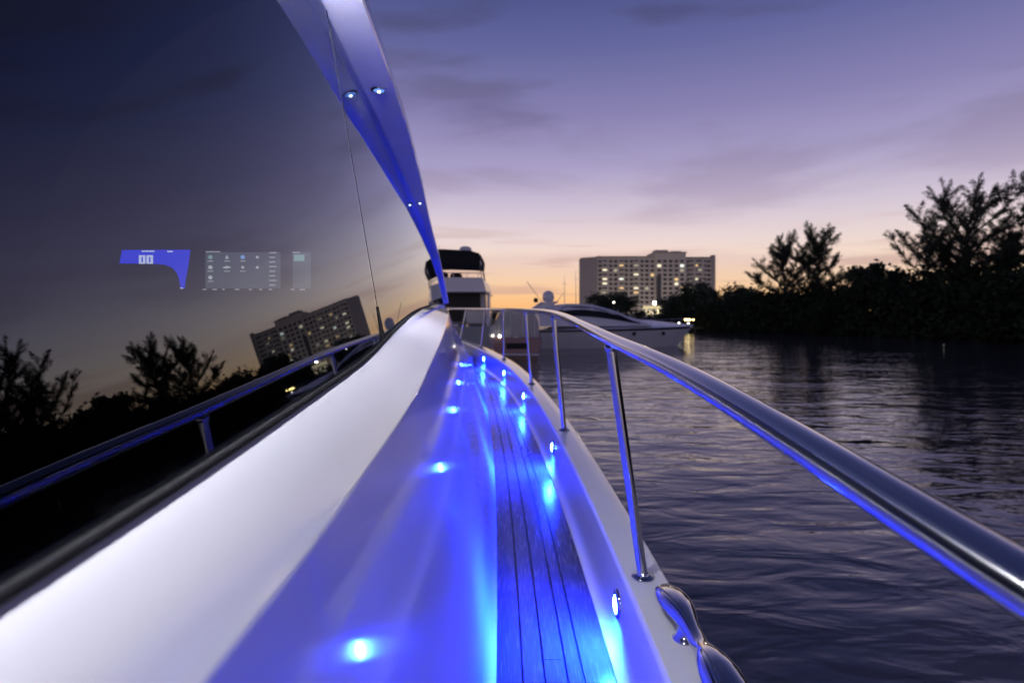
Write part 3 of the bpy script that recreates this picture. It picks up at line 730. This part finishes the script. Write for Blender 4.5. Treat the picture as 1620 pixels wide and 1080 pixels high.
def side_y(q):
    return 1.66 - 0.04 * q / 0.35 if q < 0.35 else (1.62 - 0.17 * (q - 0.35) / 0.45 if q < 0.8 else 1.45 - 0.30 * (q - 0.8) / 0.2)


for sg in (-1, 1):
    rw = []
    for x in frange(-5.7, 0.35, 22):
        u_ = (x + 5.7) / 6.05; ql = 0.36 + 0.10 * (1 - u_); qh = ql + 0.44 * min(1, (u_ / 0.12)) ** 0.6 * min(1, (1.02 - u_) / 0.25) ** 0.7
        rw.append([Vector((x, sg * (side_y(q) + 0.02), 1.5 + (ztop(x) - 1.5) * q)) for q in (ql, (ql + qh) / 2, qh)])
    fix_normals(mesh_obj('side_window', *loft(rw), 'tinted', ex))
for x in (-4.9, -2.6, -0.2, 2.0):
    MB().lathe([(0.13, 0), (0.13, 0.03), (0.09, 0.05)], (x, -1.86 + 0.02 * abs(x) + (0.18 if x > 1 else 0), 0.98), (0, -1, 0), 12).build('porthole', 'dark_glass', ex)
mb = MB(); mb.prism([(-6.9, 2.6), (-6.3, 2.6), (-5.3, 3.1), (-6.1, 3.15)], 'y', -1.1, -0.95); mb.prism([(-6.9, 2.6), (-6.3, 2.6), (-5.3, 3.1), (-6.1, 3.15)], 'y', 0.95, 1.1); mb.box(-6.1, -5.3, -1.1, 1.1, 3.08, 3.18)
mb.build('radar_arch', 'hull_white', ex, bevel=0.03)
MB().lathe([(0.3, 3.18), (0.40, 3.3), (0.42, 3.55), (0.34, 3.78), (0.18, 3.9), (0.01, 3.94)], (-5.75, 0, 0), n=18).build('radar_dome', 'hull_white', ex, smooth=True)
MB().tube([(-6.0, 0.8, 3.15), (-7.1, 0.9, 4.6)], 0.022, 6).build('aerial', 'alu', ex)
MB().tube([(-5.3, -0.7, 3.15), (-4.9, -0.7, 3.7)], 0.02, 6).build('aerial', 'alu', ex)
MB().lathe([(0.12, 0), (0.16, 0.1), (0.14, 0.26), (0.05, 0.32)], (-6.75, -0.6, 3.1), n=12).build('searchlight', 'canvas_black', ex)
mb = MB(); rp = [Vector((ex_station(s)[0] - 0.05, -ex_station(s)[1] * 0.93, ex_station(s)[2] + 0.55)) for s in frange(0.62, 0.995, 12)]
mb.tube(rp, 0.018, 6)
for s in frange(0.62, 0.98, 6):
    x, w, zs, _, _ = ex_station(s); mb.tube([(x - 0.05, -w * 0.93, zs - 0.02), (x - 0.05, -w * 0.93, zs + 0.55)], 0.012, 6)
mb.build('bow_rail', 'alu', ex)
MB().box(-8.3, -7.42, -1.6, 1.6, 0.25, 0.36).build('swim_platform', 'hull_white', ex, bevel=0.03)

# two slim masts beyond the yachts
for x, Y, zt, lb in ((893, 62, 6.3, 'thinner slim grey mast rising behind the sport yacht, left of the other mast'), (911, 66, 7.2, 'taller slim grey mast beside the apartment tower edge')):
    p = at(x, 490, Y); ms = empty('mast', (p.x, Y, 0)); tag(ms, lb, 'mast', 'masts behind the yachts')
    MB().tube([(0, 0, -0.3), (0, 0, zt * 0.6), (0, 0, zt)], [0.05, 0.04, 0.02], 8).build('pole', 'alu', ms); MB().box(-0.25, 0.25, -0.02, 0.02, zt * 0.86, zt * 0.86 + 0.04).build('spreader', 'alu', ms)

# ================================================================== APARTMENT TOWER
YB = 330.0
bx = lambda px_: (px_ - 810) / 900 * YB
bz = lambda py_: CZ + (490 - py_) / 900 * YB
tower = empty('apartment_building', (bx(1026), YB, 0.8))
tag(tower, 'wide grey apartment tower with scattered lit windows behind the trees', 'building')
ox, oz = bx(1026), 0.8
FL = 2.62; NF = 12
z_top = bz(406.5) - oz
X0, X1 = bx(945) - ox, bx(1131) - ox
# massing: chamfered end at the left, two wings, taller core
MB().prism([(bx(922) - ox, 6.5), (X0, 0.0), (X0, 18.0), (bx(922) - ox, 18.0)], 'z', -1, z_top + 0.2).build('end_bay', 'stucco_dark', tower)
MB().box(X0, bx(1036) - ox, 0, 18, -1, z_top - 0.5).build('wing', 'stucco', tower)
MB().box(bx(1036) - ox, bx(1084) - ox, -1.2, 18, -1, bz(400.5) - oz).build('core', 'stucco', tower)
MB().box(bx(1084) - ox, X1, 0.4, 18, -1, z_top - 0.9).build('wing', 'stucco', tower)
mb = MB()
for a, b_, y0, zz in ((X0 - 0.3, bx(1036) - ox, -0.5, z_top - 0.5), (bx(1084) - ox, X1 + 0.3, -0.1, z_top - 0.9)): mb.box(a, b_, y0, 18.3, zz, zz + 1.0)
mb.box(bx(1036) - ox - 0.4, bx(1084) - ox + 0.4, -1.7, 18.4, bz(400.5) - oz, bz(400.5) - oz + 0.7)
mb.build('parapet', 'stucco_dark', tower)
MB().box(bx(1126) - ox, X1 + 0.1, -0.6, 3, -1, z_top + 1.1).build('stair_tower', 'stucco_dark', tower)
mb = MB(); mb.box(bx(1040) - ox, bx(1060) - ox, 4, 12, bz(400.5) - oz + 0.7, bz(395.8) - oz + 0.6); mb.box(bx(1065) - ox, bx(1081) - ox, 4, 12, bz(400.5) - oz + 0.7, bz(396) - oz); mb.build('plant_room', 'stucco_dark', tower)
MB().box(bx(1037.5) - ox, bx(1047) - ox, -1.32, -1.1, -1, z_top * 0.66).build('recess_shade', 'window_dark', tower)  # dark box proud of the wall, painting in a shaded recess
# vertical piers between the bays
cols = list(np.linspace(X0 + 1.6, bx(1036) - ox - 1.6, 11)) + list(np.linspace(bx(1036) - ox + 2.2, bx(1084) - ox - 2.2, 5)) + list(np.linspace(bx(1084) - ox + 1.8, bx(1126) - ox - 1.6, 6))
yf = lambda x: (-1.2 if bx(1036) - ox < x < bx(1084) - ox else (0.0 if x < bx(1036) - ox else 0.4))
pier = MB().box(-0.55, 0.55, -0.55, 0.1, -1, z_top - 1.0)
pm = None
edges = sorted(cols)
for i in range(len(edges) - 1):
    if i % 2 == 0: continue
    xm = (edges[i] + edges[i + 1]) / 2
    if pm is None: pm = pier.build('pier', 'slab', tower); pm.location = (xm, yf(xm), 0)
    else: link_copy(pm, 'pier', tower, (xm, yf(xm), 0))
# balcony slabs, one strip per floor on alternating bays
sl = None
for k_ in range(NF):
    for i in (1, 4, 7, 17, 19):
        x = cols[i]; loc = (x, yf(x), z_top - 1.2 - (k_ + 1) * FL + 0.1)
        if sl is None: sl = MB().box(-2.4, 2.4, -1.0, 0.05, -0.1, 0.1).add(*[MB().box(-2.4, 2.4, -1.0, -0.92, 0.1, 0.95).v, MB().box(0, 1, 0, 1, 0, 1).f]).build('balcony', 'slab', tower); sl.location = loc
        else: link_copy(sl, 'balcony', tower, loc)
lit = {}
for cx_, cy_, mt in ((370, 405, 'win_pale'), (370, 510, 'win_pale'), (370, 545, 'win_pale'), (510, 370, 'win_warm'), (515, 510, 'win_white'), (510, 620, 'win_warm'), (470, 405, 'win_faint'), (660, 380, 'win_faint'),
                     (660, 480, 'win_pale'), (660, 580, 'win_pale'), (655, 655, 'win_warm'), (810, 485, 'win_warm'), (860, 580, 'win_warm'), (905, 375, 'win_pale'), (1040, 525, 'win_warm'), (1080, 570, 'win_pale'),
                     (1130, 595, 'win_warm'), (1130, 630, 'win_pale'), (1140, 360, 'win_white'), (1125, 420, 'win_faint'), (1240, 360, 'win_warm'), (1245, 490, 'win_pale'), (1235, 590, 'win_pale'), (1230, 660, 'win_pale'),
                     (1305, 590, 'win_faint'), (290, 640, 'win_faint'), (375, 640, 'win_faint'), (750, 600, 'win_faint'), (1305, 415, 'win_faint')):
    xw = bx(900 + cx_ / 6.23) - ox; zw = bz(360 + cy_ / 6.23) - oz
    ci = min(range(len(cols)), key=lambda q: abs(cols[q] - xw)); fi = min(range(NF), key=lambda q: abs(z_top - 1.2 - q * FL - 1.3 - zw)); lit[(ci, fi)] = mt
wins = {}
wr = random.Random(5)
for ci, x in enumerate(cols):
    for k_ in range(NF):
        mt = lit.get((ci, k_), 'window_dark'); wide = 1 if ci in (1, 4, 7, 17, 19) else 0
        key = (mt, wide)
        loc = (x, yf(x) - 0.06, z_top - 1.2 - k_ * FL - 1.35)
        if key not in wins:
            w_ = 1.5 if wide else 1.0
            o = MB().box(-w_, w_, -0.03, 0.04, -0.72, 0.72).build('window', mt, tower); o.location = loc; wins[key] = o
        else: link_copy(wins[key], 'window', tower, loc)
# lit entrance canopy at the foot
cn = empty('entrance_pavilion', (bx(1006), YB - 40, 0.8)); tag(cn, 'low pavilion with lit canopy at the foot of the apartment tower', 'pavilion')
YP = YB - 40; q_ = YP / 900
MB().box(-12.5 * q_, 13 * q_, 0, 5, (490 - 488.5) * q_ + CZ - 0.8, (490 - 483.5) * q_ + CZ - 0.8).build('canopy', 'lamp_canopy', cn)
MB().box(-12.5 * q_, 13 * q_, 0.3, 5, -0.8, 0.15).build('plinth', 'stucco', cn)
for x in (-11, -5, 2, 8, 12): MB().box(x * q_ - 0.25, x * q_ + 0.25, 0.2, 0.8, 0, (490 - 488.5) * q_ + CZ - 0.8).build('column', 'stucco', cn)
MB().box(-12 * q_, 12.5 * q_, 4.6, 4.8, 0.1, 2.0).build('back_wall', 'win_faint', cn)


# ================================================================== STREET AND DOCK LAMPS
def street_lamp(px_, py_, Y, mat, r, label, cat='lamp', group=None, base=0.6):
    p = at(px_, py_, Y); e = empty('street_lamp', (p.x, Y, base)); tag(e, label, cat, group); h__ = p.z - base
    MB().tube([(0, 0, 0), (0, 0, h__ * 0.5), (0, 0, h__ - r)], [0.07, 0.055, 0.04], 8).build('pole', 'post_grey', e)
    MB().lathe([(0.02, -r), (r * 0.8, -r * 0.6), (r, 0), (r * 0.8, r * 0.6), (0.02, r)], (0, 0, h__), n=12).build('globe', mat, e, smooth=True)
    MB().lathe([(r * 1.05, r * 0.45), (r * 0.5, r * 1.25), (0.02, r * 1.35)], (0, 0, h__), n=12).build('cap', 'post_grey', e)
    return e


street_lamp(1035.6, 479, 288, 'flood_white', 0.62, 'brightest white street lamp shining before the apartment tower')
street_lamp(971, 478, 104, 'dot_white', 0.16, 'small pale lamp above the dark trees left of the brightest lamp')
DG = 'dock lamps along the far bank'
street_lamp(1030.5, 507.5, 68, 'dot_white', 0.115, 'white dock lamp just above the sport yacht foredeck', group=DG, base=0.5)
street_lamp(1052, 510.5, 68, 'lamp_warm', 0.085, 'left one of two close warm dock lamps above the yacht bow', group=DG, base=0.5)
street_lamp(1058.5, 510.5, 68, 'lamp_warm', 0.085, 'right one of two close warm dock lamps above the yacht bow', group=DG, base=0.5)
street_lamp(1074, 510.5, 68, 'dot_white', 0.095, 'pale dock lamp right over the yacht bow tip', group=DG, base=0.5)
street_lamp(1089, 511, 67.6, 'dot_white', 0.09, 'lowest dock lamp under the amber lights at the bank', group=DG, base=0.5)
for i, (a, w_) in enumerate(((1084.5, 0.13), (1087.8, 0.12), (1091.2, 0.13), (1096.5, 0.10))):
    street_lamp(a, 505.4, 68.3, 'lamp_warm', w_, ['first amber dock light from the left in the row by the bank', 'second amber dock light from the left in the row by the bank', 'third amber dock light from the left in the row by the bank', 'rightmost amber dock light set apart in the row by the bank'][i], group=DG, base=0.5)
street_lamp(1493, 545.0, 41.2, 'lamp_dim', 0.05, 'tiny faint lamp low at the waterline of the dark mangroves', base=-0.2)
# jetty under the lamps
jt = empty('jetty', (19.2, 68.0, 0)); tag(jt, 'low timber jetty with lamps at the far bank', 'jetty')
for i in range(12): MB().box(-7.2 + i * 0.9, -7.2 + i * 0.9 + 0.82, -0.9, 0.9, 0.42, 0.5).build('plank', 'timber', jt)
for i in range(4): MB().tube([(-6.6 + i * 3, -0.8, -0.5), (-6.6 + i * 3, -0.8, 0.42)], 0.1, 8).build('pile', 'timber', jt)


# ================================================================== VEGETATION
def leaf_mesh(name, pts, size, mat, parent, rng, elong=1.0, up=0.3):
    """pts: list of (Vector centre, direction or None)"""
    v = []; f = []
    for p, d in pts:
        if d is None:
            d = Vector((rng.gauss(0, 1), rng.gauss(0, 1), rng.gauss(up, 0.8))).normalized()
        s_ = Vector((rng.gauss(0, 1), rng.gauss(0, 1), rng.gauss(0, 1))).cross(d)
        if s_.length < 1e-3: continue
        s_.normalize(); l_ = size * rng.uniform(0.6, 1.4) * elong; w_ = size * rng.uniform(0.5, 1.2) / max(elong, 1) ** 0.3; k = len(v)
        v += [p - d * l_ * 0.5, p + s_ * w_ * 0.5, p + d * l_ * 0.5, p - s_ * w_ * 0.5]; f.append((k, k + 1, k + 2, k + 3))
    return mesh_obj(name, v, f, mat, parent)


def casuarina(x, y, height, spread, seed, label, lean=0.0, nl=12, low=0.30):
    """open crown of ascending limbs that end in feathery plumes"""
    rng = random.Random(seed); e = empty('pine_tree', (x, y, 0.3)); tag(e, label, 'tree', 'feathery pines on the mangrove bank')
    mb = MB(); tips = []

    def plume(b0, dv, ln, rad):
        b1 = b0 + dv * ln; mid = b0.lerp(b1, 0.55) + Vector((rng.gauss(0, 0.05), rng.gauss(0, 0.05), -0.04)); mb.tube([b0, mid, b1], [0.022, 0.016, 0.006], 4, False)
        for _k in range(int(105 * ln * (0.6 + rad * 2))):
            w_ = rng.random() ** 0.85; pr = rad * (0.35 + 1.3 * w_ * (1.12 - w_)); p = b0.lerp(mid, w_ * 2) if w_ < 0.5 else mid.lerp(b1, w_ * 2 - 1)
            p = p + Vector((rng.gauss(0, pr), rng.gauss(0, pr), rng.gauss(-0.02, pr)))
            tips.append((p, (dv + Vector((rng.gauss(0, 0.5), rng.gauss(0, 0.5), rng.gauss(-0.1, 0.45)))).normalized()))

    trunk = [Vector((lean * height * q * q + 0.25 * math.sin(q * 5 + seed), 0.25 * math.sin(q * 4), height * 0.80 * q)) for q in frange(0, 1, 8)]
    mb.tube(trunk, [0.018 * height * (1 - 0.85 * q) + 0.02 for q in frange(0, 1, 8)], 7)
    for i in range(nl + 2):
        q = low + (0.98 - low) * (i / (nl + 1)) ** 1.1; k_ = min(6, int(q * 7)); cur = trunk[k_].lerp(trunk[k_ + 1], q * 7 - k_)
        az = i * 2.399 + rng.uniform(-0.6, 0.6) + seed; flat = rng.uniform(0.0, 0.55) + 1.0 * q ** 3; ln = spread * rng.uniform(0.7, 1.3) * (1.15 - 0.45 * q)
        d = Vector((math.cos(az), math.sin(az), flat)).normalized(); pts = [cur.copy()]; ns = 7
        for s_ in range(ns):
            d = (d + Vector((rng.gauss(0, 0.10), rng.gauss(0, 0.10), rng.gauss(0.075, 0.09)))).normalized(); cur = cur + d * ln / ns; pts.append(cur.copy())
            if s_ >= 1:
                for _ in range(2 if s_ < 4 else 3):
                    a2 = rng.uniform(0, 6.28); side = Vector((math.cos(a2), math.sin(a2), rng.uniform(0.0, 1.0))).normalized(); b0 = pts[-2].lerp(pts[-1], rng.random())
                    plume(b0, (d * rng.uniform(0.35, 0.9) + side * 1.15).normalized(), rng.uniform(0.6, 1.7) * height / 12, rng.uniform(0.11, 0.22))
        plume(cur, d, rng.uniform(0.9, 1.5) * height / 12, 0.13)
        mb.tube(pts, [0.0075 * height * (1 - 0.85 * s_ / ns) + 0.012 for s_ in range(ns + 1)], 5)
    mb.build('trunk', 'bark', e, smooth=True)
    leaf_mesh('crown', tips, 0.075, 'needles', e, rng, 3.6)
    return e


def P(px_, Y): return ((px_ - 810) / 900 * Y, Y)


casuarina(*P(1240, 64), 9.9, 4.4, 11, 'spindly feathery pine, left one of the close pair on the bank', -0.03, 15, 0.40)
casuarina(*P(1290, 63), 10.5, 4.3, 12, 'feathery pine, right one of the close pair, leaning right over the mangroves', 0.06, 15, 0.40)
casuarina(*P(1535, 51), 12.6, 5.8, 13, 'tallest dark feathery pine near the right edge with branches reaching left', -0.02, 22, 0.36)
casuarina(*P(1650, 49), 12.6, 5.6, 14, 'dark feathery pine cut off by the right picture edge', 0.02, 18, 0.36)
casuarina(*P(1470, 55), 10.2, 5.0, 17, 'shorter feathery pine tucked left of the tallest pine', -0.06, 12, 0.42)
casuarina(*P(1840, 45), 13.0, 4.8, 15, 'feathery pine on the bank beyond the right picture edge', 0.0, 16, 0.36)


# mangrove thicket: one continuous dark mass of foliage along the shore
rng = random.Random(21); pts = []
path = [Vector((x, y, 0)) for x, y in shore[4:]]
cum = [0]
for a, b_ in zip(path[:-1], path[1:]): cum.append(cum[-1] + (b_ - a).length)


def on_path(s_):
    i = max(0, min(len(path) - 2, int(np.searchsorted(cum, s_)) - 1)); u = (s_ - cum[i]) / (cum[i + 1] - cum[i]); d = (path[i + 1] - path[i]).normalized()
    return path[i].lerp(path[i + 1], u), Vector((-d.y, d.x, 0))


top_h = spline([0, 8, 14, 22, 32, 44, 58, 107, 150], [2.6, 4.2, 5.2, 6.7, 7.2, 7.0, 7.2, 7.4, 7.4])
s_ = 0.0; blobs = []
while s_ < cum[-1]:
    p, nn = on_path(s_); hh = top_h(s_) * rng.uniform(0.78, 1.12)
    for dpt in (0.6, 3.2, 6.4, 10.0, 13.5):
        blobs.append((p + nn * (dpt + rng.uniform(-0.8, 0.8)) + Vector((0, 0, hh * (0.42 if dpt < 1 else 0.55))), rng.uniform(1.3, 2.2), hh * (0.46 if dpt < 1 else 0.5) * rng.uniform(0.85, 1.1)))
    for dpt in (0.3, 1.6): blobs.append((p + nn * (dpt + rng.uniform(-0.4, 0.4)) + Vector((0, 0, 0.75)), rng.uniform(1.2, 1.7), rng.uniform(1.0, 1.5)))
    s_ += rng.uniform(1.3, 2.0)
for c_, r, hh in blobs:
    near = (c_.xy).length
    for _ in range(int(340 * (0.7 if near > 90 else 1))):
        a = rng.uniform(0, 2 * math.pi); cz_ = rng.uniform(-1, 1); rr = rng.random() ** 0.33; sq = math.sqrt(max(0, 1 - cz_ * cz_))
        q = c_ + Vector((math.cos(a) * sq * r * rr, math.sin(a) * sq * r * rr, cz_ * hh * rr)) + Vector((rng.gauss(0, 0.12), rng.gauss(0, 0.12), rng.gauss(0, 0.16)))
        if q.z > 0.05: pts.append((q, None))
tag(leaf_mesh('mangrove_thicket', pts, 0.38, 'mangrove_leaf', None, rng, 1.5), 'dark continuous mangrove thicket along the right bank', 'mangroves', kind='stuff')


def round_tree(px_, Y, h_, r, seed, label, base=0.6, name='broadleaf_tree', mat='tree_leaf'):
    rng = random.Random(seed); x, y = P(px_, Y); e = empty(name, (x, y, base)); tag(e, label, 'tree', 'trees before the apartment tower')
    mb = MB(); mb.tube([(0, 0, -0.3), (0.1, 0, h_ * 0.3), (0, 0, h_ * 0.65)], [0.26, 0.2, 0.08], 7); pts = []
    for i in range(13):
        a = rng.uniform(0, 6.28); q = rng.uniform(0.45, 0.95); d = Vector((math.cos(a) * r * rng.uniform(0.2, 0.8), math.sin(a) * r * rng.uniform(0.2, 0.8), h_ * q)); mb.tube([(0, 0, h_ * 0.35), (d.x * 0.5, d.y * 0.5, h_ * (0.35 + q) * 0.5), tuple(d)], [0.1, 0.07, 0.03], 5)
        cr_ = r * rng.uniform(0.3, 0.5)
        for _ in range(130): pts.append((d + Vector((rng.gauss(0, 0.5), rng.gauss(0, 0.5), rng.gauss(0, 0.42))) * cr_, None))
    mb.build('trunk', 'bark', e); leaf_mesh('crown', pts, 0.055 * h_ * 0.75 + 0.12, mat, e, rng, 1.4); return e


RT = [(948, 120, 5.0, 3.0, 'low dark tree at the left foot of the apartment tower'), (968, 118, 5.2, 3.2, 'round dark tree under the small pale lamp'), (990, 122, 4.6, 2.8, 'dark tree just left of the lit pavilion'),
      (1060, 120, 3.0, 2.2, 'low dark tree right beside the brightest street lamp'), (1064, 112, 4.8, 3.0, 'rounded dark tree between the street lamp and the tower corner'), (1084, 108, 5.6, 3.2, 'dark tree rising before the right wing of the tower'),
      (1105, 105, 6.8, 3.0, 'tallest dark tree before the right wing of the tower'), (1124, 98, 5.4, 3.0, 'dark tree at the right foot of the tower'), (1146, 92, 5.4, 2.8, 'leafy dark tree just right of the tower corner'), (1166, 88, 5.2, 2.6, 'small dark tree left of the feathery pines'), (1186, 84, 5.2, 2.4, 'bushy dark tree under the left end of the feathery pines'),
      (1366, 60, 6.6, 1.6, 'small rounded treetop poking above the mangroves'), (1400, 60, 6.9, 2.2, 'broad rounded treetop above the mangroves left of the tall pines')]
for i, (a, Y, h_, r, lb) in enumerate(RT): round_tree(a, Y, h_, r, 40 + i, lb)

# far low tree line behind the marina, a few kilometres of it
rng = random.Random(77); pts = []
for i in range(9000):
    x = rng.uniform(-380, 60); y = 125 + rng.random() * 14 + abs(x) * 0.05; pts.append((Vector((x, y, 0.5 + rng.random() ** 1.3 * (1.7 + 0.5 * math.sin(x * 0.21) + 0.4 * math.sin(x * 0.07)))), None))
tag(leaf_mesh('far_hedge_line', pts, 0.7, 'mangrove_leaf', None, rng, 1.4), 'far low dark line of scrub behind the moored yachts', 'scrub', kind='stuff')
